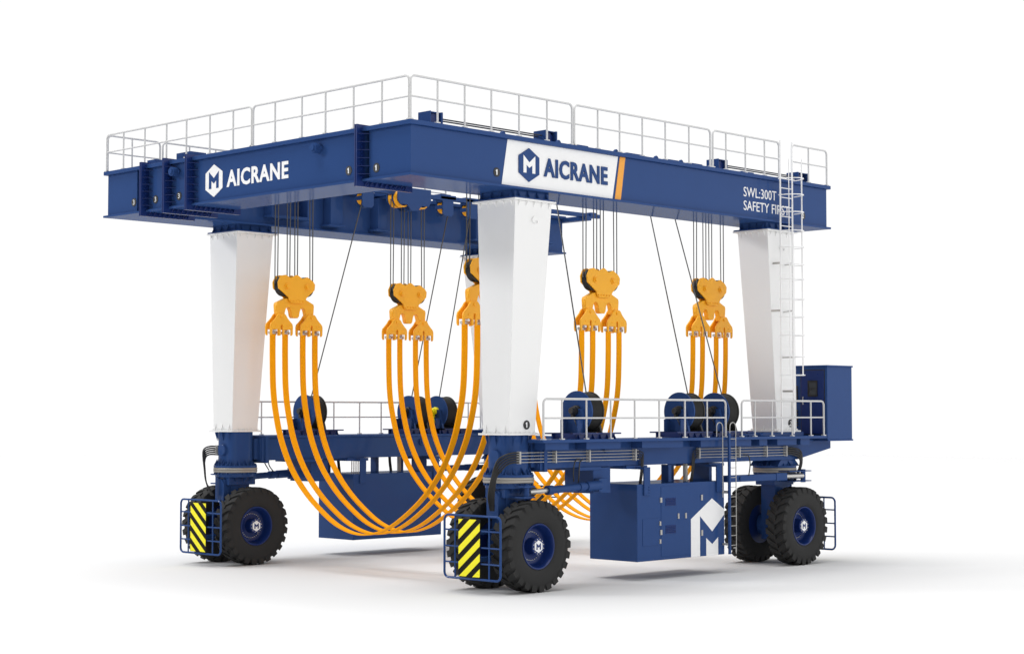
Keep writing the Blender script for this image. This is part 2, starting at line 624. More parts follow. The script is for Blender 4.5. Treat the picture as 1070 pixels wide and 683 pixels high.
def leg(T, xt0, xt1, xb0, xb1, px, badge_digit=None, bx=0, yi=1.53):
    mb = MB(T)
    zt1, zb1 = ZP - .03, ZQ + .03
    mb.hexa([(xb0, .37, zb1), (xb1, .37, zb1), (xb1, min(1.33, yi + .03), zb1), (xb0, min(1.33, yi + .03), zb1),
             (xt0, .12, zt1), (xt1, .12, zt1), (xt1, yi, zt1), (xt0, yi, zt1)])
    # top plate with gussets, base plate with bolts
    mb.box(xt0 - .08, xt1 + .1, .05, yi + .13, ZP - .03, ZP + .02)
    mb.box(xb0 - .09, xb1 + .09, .27, 1.43, ZQ - .02, ZQ + .03)
    for i in range(5):
        x = xt0 + .12 + i * (xt1 - xt0 - .24) / 4
        for y, s in ((.12, -1), (yi, 1)):
            mb.prism([(y - s * .02, ZP - .22), (y, ZP - .03), (y + s * .08, ZP - .03)], lambda u, v, a: (a, u, v), x - .01, x + .01)
        y = .24 + i * (yi - .36) / 4
        for x2, s in ((xt0, -1), (xt1, 1)):
            mb.prism([(x2 - s * .02, ZP - .22), (x2, ZP - .03), (x2 + s * .09, ZP - .03)], lambda u, v, a: (u, a, v), y - .01, y + .01)
    for i in range(6):
        x = xb0 + .05 + i * (xb1 - xb0 - .1) / 5
        y = .42 + i * .86 / 5
        for yy in (.32, 1.38):
            mb.cyl((x, yy, ZQ + .03), (x, yy, ZQ + .08), .022, 6)
        for xx in (xb0 - .045, xb1 + .045):
            mb.cyl((xx, y, ZQ + .03), (xx, y, ZQ + .08), .022, 6)
    # gussets standing on the base plate
    for i in range(3):
        y = .5 + i * .35
        mb.prism([(xb0, ZQ + .03), (xb0 - .08, ZQ + .03), (xb0 + .0, ZQ + .25)], lambda u, v, a: (u, a, v), y - .01, y + .01)
    lg = mb.build('leg', WHITE, hoist, bevel=.01)
    # lug on the outer face
    q = MB(T)
    xm, z = (xt0 + xt1) / 2 + .02, 9.7
    yo = .12 + .25 * (ZP - z) / (ZP - ZQ)
    q.cyl((xm, yo + .03, z), (xm, yo - .05, z), .09, 18)
    q.cyl((xm + .08, yo + .03, z - .05), (xm + .08, yo - .1, z - .05), .035, 12)
    q.build('lifting_lug', WHITE, lg, smooth=True)
    # blue collar to the beam
    q = MB(T)
    q.box(xt0 + .06, xt1 - .04, .2, yi - .03, ZP + .02, ZB - .002)
    q.box(xt0 - .06, xt1 + .08, .08, yi + .11, ZP + .021, ZP + .06)
    for i in range(4):
        x = xt0 + .18 + i * (xt1 - xt0 - .34) / 3
        for y, s in ((.2, -1), (yi - .03, 1)):
            q.prism([(y, ZP + .06), (y + s * .11, ZP + .06), (y + s * .02, ZB - .01), (y, ZB - .01)], lambda u, v, a: (a, u, v), x - .012, x + .012)
        y = .3 + i * (yi - .43) / 3
        for x2, s in ((xt0 + .06, -1), (xt1 - .04, 1)):
            q.prism([(x2, ZP + .06), (x2 + s * .11, ZP + .06), (x2 + s * .02, ZB - .01), (x2, ZB - .01)], lambda u, v, a: (u, a, v), y - .012, y + .012)
    q.build('collar', BLUE, lg)
    if badge_digit:
        z = 4.32
        y = .37 - .25 * (z - ZQ) / (ZP - ZQ)
        badge(lg, badge_digit, FY, bx, z, -y + .002)
    return lg


leg_rf = leg(same, 3.80, 5.19, 3.82, 4.79, XF, '1', 4.46)
leg_rr = leg(same, 14.78, 16.16, 15.53, 16.57, XR, '2', 16.22, 1.26)
leg_lf = leg(mirror, 3.80, 5.19, 3.82, 4.79, XF)
leg_lr = leg(mirror, 14.78, 16.16, 15.53, 16.57, XR, None, 0, 1.26)


# --- wheel
def tyre_mesh():
    mb = MB()
    prof = [(.59, -.26), (.63, -.295), (.72, -.315), (.88, -.325), (1.0, -.318), (1.09, -.295), (1.132, -.25), (1.142, -.12),
            (1.145, 0), (1.142, .12), (1.132, .25), (1.09, .295), (1.0, .318), (.88, .325), (.72, .315), (.63, .295), (.59, .26)]
    mb.lathe(prof, (0, 0, 0), 'Y', 96, closed=True)
    N = 25
    half = .5 * 2 * math.pi / N
    for s in (-1, 1):
        for i in range(N):
            a0 = (i + (.5 if s > 0 else 0)) * 2 * math.pi / N
            # stations across: side wall, shoulder, crown, centre
            st = [(s * .326, 1.0, 1.03, a0 - .02, .060), (s * .325, 1.06, 1.170, a0 + .0, .072), (s * .25, 1.09, 1.186, a0 + .02, .072),
                  (s * .12, 1.11, 1.186, a0 + .09, .066), (-s * .02, 1.11, 1.182, a0 + .17, .06)]
            rings = []
            for y, ri, ro, a, hw in st:
                pts = []
                for r, da in ((ri, -hw * 1.25), (ri, hw * 1.25), (ro, hw), (ro, -hw)):
                    pts.append((r * math.cos(a + da), y, r * math.sin(a + da)))
                rings.append(mb._v(pts))
            for p, q in zip(rings, rings[1:]):
                for k in range(4):
                    mb.face([p[k], p[(k + 1) % 4], q[(k + 1) % 4], q[k]])
            mb.face(rings[0])
            mb.face(rings[-1][::-1])
    return mb


def make_wheel(c):
    mb = MB()
    mb.lathe([(.60, .27), (.60, -.262), (.585, -.29), (.56, -.285), (.535, -.24), (.515, -.12), (.50, -.02), (.47, .02), (.44, .035), (.25, .04), (.22, .03), (.205, -.02), (.20, -.215), (.0001, -.215), (.0001, .27)][::-1], (0, 0, 0), 'Y', 64)
    for k in range(32):
        a = 2 * math.pi * k / 32
        x, z = .37 * math.cos(a), .37 * math.sin(a)
        mb.mi = 1
        mb.cyl((x, .045, z), (x, .0, z), .015, 6)
        mb.mi = 0
    T = Vector(c)
    mb.T = same
    bmesh.ops.translate(mb.bm, verts=mb.bm.verts[:], vec=T)
    w = mb.build('wheel', [DKBLUE, STEEL], hoist, origin=c, smooth=True)
    mb = tyre_mesh()
    bmesh.ops.translate(mb.bm, verts=mb.bm.verts[:], vec=T)
    mb.build('tyre', RUBBER, w, origin=c, smooth=True)
    mb = MB()
    mb.T = lambda p: Vector(p) + T
    mb.lathe([(.0001, -.21), (.22, -.21), (.22, -.255), (.20, -.265), (.0001, -.265)], (0, 0, 0), 'Y', 40)
    mb.mi = 1
    for k in range(12):
        a = 2 * math.pi * (k + .5) / 12
        x, z = .19 * math.cos(a), .19 * math.sin(a)
        mb.cyl((x, -.262, z), (x, -.28, z), .015, 6)
    hx, mm = emblem_polys(0, 0, .165)
    mb.mi = 2
    mb.prism(hx, FY, .262, .275)
    mb.mi = 3
    mb.prism(mm, FY, .275, .280)
    mb.build('hub_cap', [DKBLUE, STEEL, LOGO, DKBLUE], w, origin=c)
    return w


YO = -.25 + .29   # outer wheel centre: the rim lip lies at y = -.25
wheels = []
w0 = make_wheel(Vector((XF, YO, RT)))
H0 = ORIG[hoist.name]
for side in (0, 1):
    for x in (XF, XR):
        for inner in (0, 1):
            y = YO if not inner else 2 * YC - YO
            if side:
                y = W - y
            w = w0 if not wheels else copy_tree(w0, hoist)
            w.location = Vector((x, y, RT)) - H0
            flip = bool(inner) != bool(side)
            w.rotation_euler = (0, random.uniform(0, 6.28) if wheels else 0, math.pi if flip else 0)
            if w.rotation_euler.y:
                # keep the emblem upright: turn only tyre
                ay = w.rotation_euler.y
                w.rotation_euler.y = 0
                for ch in w.children:
                    if ch.name.startswith('tyre'):
                        ch.rotation_euler = (0, ay, 0)
            wheels.append(w)


# --- corner columns, slewing rings, forks, guards
def corner(T, x, front, mir):
    s = -1 if front else 1
    mb = MB(T)
    if front:
        ring = []
        for k in range(40):
            t = 2 * math.pi * k / 40
            c_, s_ = math.cos(t), math.sin(t)
            ring.append((x + .46 * math.copysign(abs(c_) ** .62, c_), YC + .47 * math.copysign(abs(s_) ** .62, s_)))
        mb.prism(ring, lambda u, v, a: (u, v, a), 3.0, 4.045)
        for y in (.55, .86, 1.17):
            mb.prism([(x - .455, 4.04), (x - .56, 4.04), (x - .46, 3.76)], lambda u, v, a: (u, a, v), y - .012, y + .012)
            mb.prism([(x - .455, 3.03), (x - .58, 3.03), (x - .46, 3.22)], lambda u, v, a: (u, a, v), y - .012, y + .012)
        for xx in (x - .3, x, x + .3):
            mb.prism([(YC - .465, 4.04), (YC - .58, 4.04), (YC - .47, 3.76)], lambda u, v, a: (a, u, v), xx - .012, xx + .012)
            mb.prism([(YC - .465, 3.03), (YC - .58, 3.03), (YC - .47, 3.22)], lambda u, v, a: (a, u, v), xx - .012, xx + .012)
        mb.cyl((x - .44, YC, 3.5), (x - .54, YC, 3.5), .17, 24)
        mb.box(x + .4, 4.87, .42, 1.30, 3.2, 3.84)
    else:
        mb.hexa([(15.5, .33, 3.0), (16.64, .33, 3.0), (16.64, 1.4, 3.0), (15.5, 1.4, 3.0),
                 (15.7, .35, 3.2), (16.44, .35, 3.2), (16.44, 1.38, 3.2), (15.7, 1.38, 3.2)])
    mb.cyl((x, YC, 2.95), (x, YC, 3.02), .67, 40)
    for k in range(28):
        a = 2 * math.pi * k / 28
        p = (x + .63 * math.cos(a), YC + .63 * math.sin(a))
        mb.cyl((*p, 3.02), (*p, 3.07), .022, 6)
    for k in range(14):
        a = 2 * math.pi * (k + .5) / 14
        ca, sa = math.cos(a), math.sin(a)
        q = [Vector((x + r * ca, YC + r * sa, z)) for r, z in ((.5, 3.02), (.64, 3.02), (.5, 3.2))]
        t = Vector((-sa, ca, 0)) * .012
        v = mb._v([p + t for p in q] + [p - t for p in q])
        mb.face(v[:3]); mb.face(v[3:][::-1])
        for i in range(3):
            mb.face([v[i], v[(i + 1) % 3], v[3 + (i + 1) % 3], v[3 + i]])
    col = mb.build('corner_column', BLUE, hoist, bevel=.008)
    mb = MB(T)
    mb.lathe([(.4, 2.80), (.66, 2.80), (.68, 2.82), (.68, 2.87), (.66, 2.88), (.68, 2.89), (.68, 2.93), (.66, 2.948), (.4, 2.948)], (x, YC, 0), 'Z', 56)
    mb.build('slewing_ring', RING, hoist, smooth=True)
    # fork
    mb = MB(T)
    mb.cyl((x, YC, 2.66), (x, YC, 2.80), .62, 40)
    for k in range(24):
        a = 2 * math.pi * k / 24
        p = (x + .64 * math.cos(a), YC + .64 * math.sin(a))
        mb.cyl((*p, 2.74), (*p, 2.80), .025, 6)
    for k in range(10):
        a = 2 * math.pi * (k + .5) / 10
        ca, sa = math.cos(a), math.sin(a)
        q = [Vector((x + r * ca, YC + r * sa, z)) for r, z in ((.4, 2.66), (.6, 2.66), (.42, 2.5))]
        t = Vector((-sa, ca, 0)) * .012
        v = mb._v([p + t for p in q] + [p - t for p in q])
        mb.face(v[:3]); mb.face(v[3:][::-1])
        for i in range(3):
            mb.face([v[i], v[(i + 1) % 3], v[3 + (i + 1) % 3], v[3 + i]])
    mb.box(x - .5, x + .5, YC - .36, YC + .36, 2.42, 2.66)
    mb.box(x - .34, x + .34, YC - .27, YC + .27, .75, 2.42)
    mb.cyl((x, YC - .46, RT), (x, YC + .46, RT), .34, 32)
    # bracket facing outward along travel and steering arms
    x2 = x + s * .48
    a, b = sorted((x2 - s * .2, x2 + s * .08))
    mb.box(a, b, YC - .2, YC + .2, 2.0, 2.6)
    mb.prism([(YC - .22, 1.95), (YC + .22, 1.95), (YC + .22, 2.45), (YC + .1, 2.6), (YC - .1, 2.6), (YC - .22, 2.45)],
             lambda u, v, c: (c, u, v), x2 + s * .08, x2 + s * .12)
    # arm to the wheel guard
    gx = 2.8 if front else 17.57
    for z in (1.55, .85):
        a, b = sorted((x + s * .34, gx))
        mb.box(a, b, YC - .06, YC + .06, z - .06, z + .06)
    fk = mb.build('wheel_fork', BLUE, hoist, bevel=.008)
    if front and not mir:
        f = (lambda u, v, a_: T((-a_, u, v)))
        q = MB()
        yb = YC if not mir else W - YC
        poly = [(yb + .09 * math.cos(k * math.pi / 10), 2.22 + .1 * math.sin(k * math.pi / 10)) for k in range(20)]
        q.prism(poly, FX, -(x2 + s * .12) + 0, -(x2 + s * .12) + .01)
        q.mi = 1
        lettering(q, '3' if mir else '1', FX, yb + (.04 if mir else .02), yb - (.04 if mir else .02), 2.15, 2.29, -(x2 + s * .12) + .01, -(x2 + s * .12) + .016, .015)
        q.build('number_badge', [BLACK, YELLOW], fk)
    # guard
    T = (lambda p: Vector((p[0], p[1] + 11.81, p[2]))) if mir else same
    mb = MB(T)
    y0, y1, z0, z1, c = -.34, 1.72, .39, 2.0, .14
    pts = []
    for (cy, cz, a0) in ((y1 - c, z1 - c, 0), (y0 + c, z1 - c, 90), (y0 + c, z0 + c, 180), (y1 - c, z0 + c, 270)):
        for k in range(6):
            a = math.radians(a0 + 18 * k)
            pts.append((gx, cy + c * math.cos(a), cz + c * math.sin(a)))
    pts.append(pts[0])
    mb.tube(pts, .03, 8)
    for y in (1.32, .07):
        mb.tube([(gx, y, z0), (gx, y, z1)], .022, 8)
    for z in (1.62, 1.2, .79):
        mb.tube([(gx, y0, z), (gx, y1, z)], .022, 8)
    gd = mb.build('wheel_guard', BLUE, hoist, smooth=True)
    # hazard panel
    y0, y1, z0, z1 = .35, 1.15, .44, 1.92
    xa = gx + s * .035
    q = MB(T)
    q.mi = 1
    a, b = sorted((xa, xa + s * .012))
    q.box(a, b, y0, y1, z0, z1)
    q.mi = 0
    # slanted yellow bands clipped to the rectangle
    period, band = .385, .195
    sl = .78

    def clip(poly, inside, cut):
        out = []
        for i in range(len(poly)):
            p, r = poly[i], poly[(i + 1) % len(poly)]
            if inside(p):
                out.append(p)
                if not inside(r):
                    out.append(cut(p, r))
            elif inside(r):
                out.append(cut(p, r))
        return out
    kk = -4
    while z0 + kk * period < z1 + .2:
        zz = z0 + .18 + kk * period
        # towards the lower y (towards camera right on the near side) the band rises
        up0, up1 = (0, sl * .8) if mir else (sl * .8, 0)
        poly = [(y0, zz + up0), (y1, zz + up1), (y1, zz + band + up1), (y0, zz + band + up0)]
        poly = clip(poly, lambda p: p[1] >= z0 + .01, lambda p, r: (p[0] + (r[0] - p[0]) * (z0 + .01 - p[1]) / (r[1] - p[1]), z0 + .01)) if poly else poly
        poly = clip(poly, lambda p: p[1] <= z1 - .01, lambda p, r: (p[0] + (r[0] - p[0]) * (z1 - .01 - p[1]) / (r[1] - p[1]), z1 - .01)) if poly else poly
        if len(poly) > 2:
            q.prism([(min(y1 - .01, max(y0 + .01, u)), v) for u, v in poly], lambda u, v, a_: (a_, u, v), xa + s * .012, xa + s * .018)
        kk += 1
    q.build('hazard_panel', [YELLOW, SBLACK], gd)


corner(same, XF, True, False)
corner(mirror, XF, True, True)
corner(same, XR, False, False)
corner(mirror, XR, False, True)


# --- lower beams with decks
def lower_side(T, mir):
    mb = MB(T)
    y0, y1 = .30, 1.42
    mb.prism([(4.84, 3.16), (16.5, 3.20), (18.3, 3.52), (18.3, 3.80), (16.5, 3.845), (4.84, 3.845)], lambda u, v, a: (u, a, v), y0, y1)
    # end flange at the column
    mb.box(4.96, 5.08, .18, 1.54, 3.08, 3.92)
    mb.box(4.86, 4.96, .24, 1.48, 3.12, 3.88)
    bolt_row(mb, (5.08, .24, 3.2), (5.08, .24, 3.8), 6, (1, 0, 0))
    # flange pads below and knobs on the face
    for xa, xb in ((6.35, 7.25), (8.3, 9.2), (12.0, 12.7)):
        mb.box(xa, xb, .22, 1.5, 3.08, 3.17)
    for xx in (7.5, 11.6):
        mb.cyl((xx, .3, 3.66), (xx, .22, 3.66), .11, 18)
        mb.cyl((xx, 1.42, 3.66), (xx, 1.5, 3.66), .11, 18)
        mb.cyl((xx, 1.5, 3.66), (xx, 1.53, 3.66), .06, 12)
    lbm = mb.build('lower_beam', BLUE, hoist, bevel=.01)
    # deck
    mb = MB(T)
    mb.box(4.46, 17.3, -.25, .32, 3.85, 3.93)
    mb.box(5.1, 17.3, .318, 1.44, 3.848, 3.925)
    for xa, xb in ((4.7, 5.6), (6.3, 7.7), (8.6, 10.4), (11.2, 13.6), (14.0, 14.4), (14.9, 15.9), (16.1, 16.6)):
        mb.box(xa, xb, -.1, .30, 3.66, 3.85)
    for xa, xb in ((13.3, 13.9), (14.2, 14.6)):
        mb.box(xa, xb, .0, .3, 3.93, 4.02)
    mb.box(14.6, 16.7, .2, 1.4, 3.925, 4.045)
    mb.build('deck', BLUE, lbm, bevel=.008)
    # deck rails
    yd = -.19
    f = (lambda u, z: T(Vector((u, yd, z))))
    if not mir:
        railing(lbm, f, 4.53, 12.25, 3.93, 1.07, [5.24, 6.2, 7.18, 8.18, 9.23, 10.37, 11.38], r=.03)
        railing(lbm, f, 13.02, 17.22, 3.93, 1.07, [13.66, 14.52, 15.55, 16.53], r=.03)
    else:
        railing(lbm, f, 5.3, 16.0, 3.93, 1.07, [6.1, 7.2, 8.1, 9.12, 10.25, 11.22, 12.3, 13.4, 14.5, 15.38], r=.03)
    # pipes
    for xa, xb, clamps in ((3.95, 8.8, (4.05, 5.41, 6.75, 8.66)), (11.45, 15.85, (11.5, 13.41, 14.76, 15.77))):
        q = MB(T)
        q.mi = 1
        for xx in clamps:
            q.box(xx - .022, xx + .022, .17, .295, 3.31, 3.63)
        q.mi = 0
        for k in range(4):
            z = 3.345 + k * .083
            q.tube([(xa, .2, z), (xb, .2, z)], .011, 8)
        q.build('pipe_run', [ZINC, ZINC], lbm, smooth=True)
    # hoses
    q = MB(T)
    for k in range(5):
        z = 3.345 + k * .0625
        y = .2 + .0 * k
        d = .06 * k
        pts = [(4.0, .2, z), (3.8, .21, z), (3.62 - d * .25, .27, z - .06), (3.5 - d * .4, .36 + .01 * k, z - .22), (3.44 - d * .35, .46 + .02 * k, 2.95), (3.44 - d * .35, .54 + .03 * k, 2.5), (3.55, .66 + .03 * k, 2.1)]
        q.tube(smooth_path(pts), .024, 8)
    q.build('hose_bundle', BLACK, lbm, smooth=True)
    runs = (('hose_bundle', .015, lambda z, d: [(8.75, .2, z), (8.86 + d * .5, .2, z - .01), (8.92 + d * .7, .21, z - .1), (8.93 + d * .7, .24, 3.0), (8.93 + d * .7, .3, 2.66)]),
            ('hose_bundle', .015, lambda z, d: [(11.5, .2, z), (11.36 - d * .5, .2, z - .01), (11.3 - d * .7, .21, z - .1), (11.29 - d * .7, .24, 3.0), (11.29 - d * .7, .3, 2.66)]),
            ('hose_bundle', .028, lambda z, d: [(15.8, .2, z), (16.1 + d * .5, .2, z - .01), (16.45 + d * .7, .2, z - .12), (16.55 + d * .6, .25, 3.0), (16.4 + d * .5, .4, 2.5)]))
    for nm, rr, fn in runs:
        q = MB(T)
        for k in range(4):
            q.tube(smooth_path(fn(3.37 + k * .0625, .042 * k)), rr, 8)
        q.build(nm, BLACK, lbm, smooth=True)
    for pts in ([(6.35, .2, 3.4), (6.1, .12, 3.35), (6.0, .1, 3.1), (6.12, .2, 2.8)], [(6.5, .2, 3.4), (6.25, .1, 3.3), (6.2, .08, 3.0), (6.3, .2, 2.75)],
                [(13.6, .2, 3.4), (13.75, .12, 3.35), (13.8, .1, 3.1), (13.6, .0, 2.78)]):
        q = MB(T)
        q.tube(smooth_path(pts), .018, 6)
        q.build('hose', GUNMETAL, lbm, smooth=True)
    # steering cylinders
    q = MB(T)
    q.tube([(4.98, .1, 2.60), (6.5, .1, 2.66)], .1, 20)
    q.tube([(6.5, .1, 2.66), (7.05, .1, 2.68)], .13, 20)
    q.cyl((4.96, .1, 2.60), (5.16, .1, 2.605), .125, 20)
    q.cyl((6.2, .1, 2.65), (6.4, .1, 2.655), .125, 20)
    sc_ = q.build('steering_cylinder', BLUE, hoist, smooth=True)
    q = MB(T)
    q.tube([(4.3, .1, 2.575), (5.0, .1, 2.6)], .065, 16)
    q.build('piston_rod', STEEL, sc_, smooth=True)
    q = MB(T)
    q.box(4.0, 4.4, -.02, .5, 2.70, 2.74)
    q.box(4.0, 4.4, -.02, .5, 2.42, 2.46)
    q.cyl((4.2, .1, 2.4), (4.2, .1, 2.78), .07, 16)
    q.build('clevis', BLUE, sc_)
    q = MB(T)
    q.box(12.6, 15.0, .02, .2, 2.60, 2.80)
    q.box(15.0, 15.55, .0, .22, 2.585, 2.815)
    q.cyl((13.2, .0, 2.7), (13.2, -.03, 2.7), .06, 12)
    sc2 = q.build('steering_cylinder', BLUE, hoist, bevel=.03)
    q = MB(T)
    q.tube([(15.5, .1, 2.7), (16.45, .1, 2.7)], .085, 18)
    q.build('piston_rod', STEEL, sc2, smooth=True)
    q = MB(T)
    q.box(15.6, 16.75, -.04, .5, 2.835, 2.865)
    q.box(15.9, 16.75, -.04, .5, 2.53, 2.56)
    q.cyl((16.5, .1, 2.5), (16.5, .1, 2.9), .08, 16)
    q.build('clevis', BLUE, sc2)

    # power pack hanging under the beam
    X0, X1, Y0, Y1, Z0, Z1 = 8.4, 12.3, -.08, 1.68, .53, 2.66
    q = MB(T)
    q.box(X0, X1, Y0, Y1, Z0, Z1)
    pp = q.build('power_pack', BLUE, hoist, bevel=.012)
    # hangers between beam and pack
    for xa, xb, ya_, yb_, za in ((10.28, 10.42, .35, .62, 2.661), (12.14, 12.28, .35, .98, 2.661)):
        q = MB(T)
        q.box(xa, xb, ya_, yb_, za, 3.16)
        q.build('hanger', BLUE, pp, bevel=.006)
    q = MB(T)
    q.box(6.95, 7.65, .24, 1.3, 2.45, 3.15)
    q.box(6.98, 7.3, .05, .241, 2.5, 2.86)
    q.build('cylinder_anchor', BLUE, hoist, bevel=.008)
    for xa in (8.65, 11.9):
        q = MB(T)
        q.box(xa, xa + .26, Y0 - .05, Y0 - .004, 2.35, 3.07)
        q.box(xa, xa + .26, Y0 - .05, .36, 3.07, 3.13)
        for z in (2.42, 2.5, 2.58):
            q.cyl((xa + .2, Y0 - .05, z), (xa + .2, Y0 - .07, z), .018, 6)
        q.build('hanger_strap', BLUE, pp, bevel=.006)
        q = MB(T)
        q.box(xa, xa + .26, Y1 + .004, Y1 + .05, 2.35, 3.07)
        q.box(xa, xa + .26, 1.40, Y1 + .05, 3.07, 3.13)
        q.build('hanger_strap', BLUE, pp, bevel=.006)
    q = MB(T)
    q.cyl((11.35, .6, 2.66), (11.35, .6, 3.16), .07, 16)
    q.build('exhaust_pipe', ZINC, pp, smooth=True)
    for k in range(4 if mir else 0):
        q = MB(T)
        q.cyl((8.62 + k * .09, 1.34, 2.66), (8.62 + k * .09, 1.34, 3.16), .018, 10)
        q.build('feed_pipe', ZINC, pp, smooth=True)
    if not mir:
        a = .08
        # big hexagon mark cut by the container edges
        q = MB()
        hx = [(10.75, Z0 + .004), (12.295, Z0 + .004), (12.295, 1.835), (11.72, 2.17), (10.75, 1.61)]
        q.prism(hx, FY, a, a + .004)
        q.mi = 1
        hx, mm = emblem_polys(11.72, 1.05, 1.12)
        mm = [(u, max(v, Z0 + .004)) for u, v in mm]
        q.prism(mm, FY, a + .004, a + .008)
        q.build('hexagon_emblem', [LOGO, BLUE], pp)
        # doors, louvres, hinges, latches
        for xa, xb, za, zb_ in ((8.62, 9.32, .95, 1.70), (9.42, 10.7, .62, 2.58)):
            q = MB()
            t = .012
            q.box(xa, xb, -a - .012, -a + .001, za, zb_)
            d = q.build('door', BLUE, pp, bevel=.006)
            q = MB()
            if xb < 9.5:
                for z in (1.05, 1.55):
                    q.box(xb + .02, xb + .08, -a - .03, -a, z - .06, z + .06)
            else:
                for z in (2.2, 1.3):
                    q.box(xa - .05, xa + .03, -a - .03, -a, z - .07, z + .07)
                for x in (10.17, 10.5):
                    q.box(x - .03, x + .03, -a - .035, -a - .01, 1.65, 1.8)
            q.build('hinge', ZINC, d, bevel=.004)
        q = MB()
        for z in (2.21, 1.2):
            q.box(11.2, 11.27, -a - .03, -a - .008, z - .08, z + .08)
        q.build('hinge', ZINC, pp)
        for za, zb_ in ((2.03, 2.25), (1.25, 1.49)):
            q = MB()
            for k in range(5):
                z = za + (k + .5) * (zb_ - za) / 5
                q.hexa([(9.61, -a - .02, z - .02), (10.05, -a - .02, z - .02), (10.05, -a - .011, z - .02), (9.61, -a - .011, z - .02),
                        (9.61, -a - .03, z + .002), (10.05, -a - .03, z + .002), (10.05, -a - .011, z + .02), (9.61, -a - .011, z + .02)])
            q.build('louvre', DKBLUE, pp)
    return lbm


def smooth_path(pts, sub=5):
    P = [Vector(p) for p in pts]
    P = [P[0] * 2 - P[1]] + P + [P[-1] * 2 - P[-2]]
    out = []
    for i in range(1, len(P) - 2):
        for k in range(sub):
            t = k / sub
            a, b, c, d = P[i - 1], P[i], P[i + 1], P[i + 2]
            out.append(.5 * (2 * b + (c - a) * t + (2 * a - 5 * b + 4 * c - d) * t * t + (3 * b - a - 3 * c + d) * t ** 3))
    out.append(P[-2])
    return out


lower_r = lower_side(same, False)
lower_l = lower_side(mirror, True)


# --- winches
def make_winch(x, y, motor=BLACK):
    z, r = 4.67, .56
    mb = MB()
    mb.lathe([(.05, 0), (r, 0), (r, .05), (.05, .05)], (x, y, z), 'X', 56)
    mb.prism([(y - .42, 4.1), (y + .42, 4.1), (y + .26, 4.75), (y - .26, 4.75)], lambda u, v, a: (a, u, v), x - .08, x - .002)
    for s in (-1, 1):
        mb.box(x - .3, x - .08, y + s * .3 - .02, y + s * .3 + .02, 4.1, 4.45)
    wn = mb.build('winch', BLUE, hoist, smooth=True)
    mb = MB()
    mb.lathe([(.05, .49), (r * .97, .49), (r * .97, .53), (.05, .53)], (x, y, z), 'X', 48)
    mb.prism([(y - .42, 4.1), (y + .42, 4.1), (y + .2, 4.75), (y - .2, 4.75)], lambda u, v, a: (a, u, v), x + .532, x + .6)
    mb.build('drum_flange', GUNMETAL, wn, smooth=True)
    mb = MB()
    mb.box(x - .7, x + 1.25, y - .52, y - .4, 4.06, 4.1)
    mb.box(x - .7, x + 1.25, y + .4, y + .52, 4.06, 4.1)
    mb.box(x - .5, x + 1.05, y - .46, y - .42, 3.93, 4.06)
    mb.box(x - .5, x + 1.05, y + .42, y + .46, 3.93, 4.06)
    for k in range(6):
        xx = x - .45 + k * .29
        mb.box(xx, xx + .04, y - .42, y + .42, 3.935, 4.09)
        mb.prism([(y - .46, 3.93), (y - .55, 3.93), (y - .46, 4.06)], lambda u, v, a: (a, u, v), xx, xx + .02)
    mb.build('base_frame', DKBLUE, wn)
    mb = MB()
    prof = [(.1, .052)]
    k = 16
    for i in range(k):
        t0 = .055 + i * .43 / k
        t1 = .055 + (i + 1) * .43 / k
        prof += [(.505, t0), (.525, (t0 + t1) / 2)]
    prof += [(.505, .486), (.1, .488)]
    mb.lathe(prof, (x, y, z), 'X', 48)
    mb.build('rope_drum', GUNMETAL, wn, smooth=True)
    mb = MB()
    mb.lathe([(.01, -.26), (.08, -.26), (.09, -.25), (.09, -.18), (.12, -.17), (.12, -.08), (.15, -.07), (.15, -.001), (.01, -.001)], (x, y - .02, z + .02), 'X', 24)
    mb.box(x - .2, x - .1, y - .05, y + .03, z - .2, z)
    mb.tube(smooth_path([(x - .2, y - .06, z - .15), (x - .26, y - .2, z - .3), (x - .22, y - .25, z - .5), (x - .25, y - .2, 3.95)]), .016, 6)
    mb.build('motor', motor, wn, smooth=True)
    return wn


YWI = .5
for x in (6.56, 10.95, 12.57):
    make_winch(x, YWI)
for x, m in ((7.25, BLACK), (11.8, BLACK), (13.1, YELLOW)):
    make_winch(x, W - YWI - .05, m)

# winch ropes up to the guide pulleys
for p, q in (((6.9, .45, 5.17), (8.1 - .25, 2.6, 11.4)), ((11.3, .45, 5.17), (12.2 - .25, 2.6, 11.4)), ((12.9, .45, 5.17), (13.3 - .25, 2.6, 11.4)),
             ((7.55, 13.1, 5.17), (7.93, 11.05, 11.4)), ((11.95, 13.1, 5.17), (11.7, 11.05, 11.25)), ((13.25, 13.1, 5.17), (12.72, 11.05, 11.25))):
    mb = MB()
    mb.tube([p, q], .02, 6)
    mb.build('winch_rope', ROPE, hoist, smooth=True)

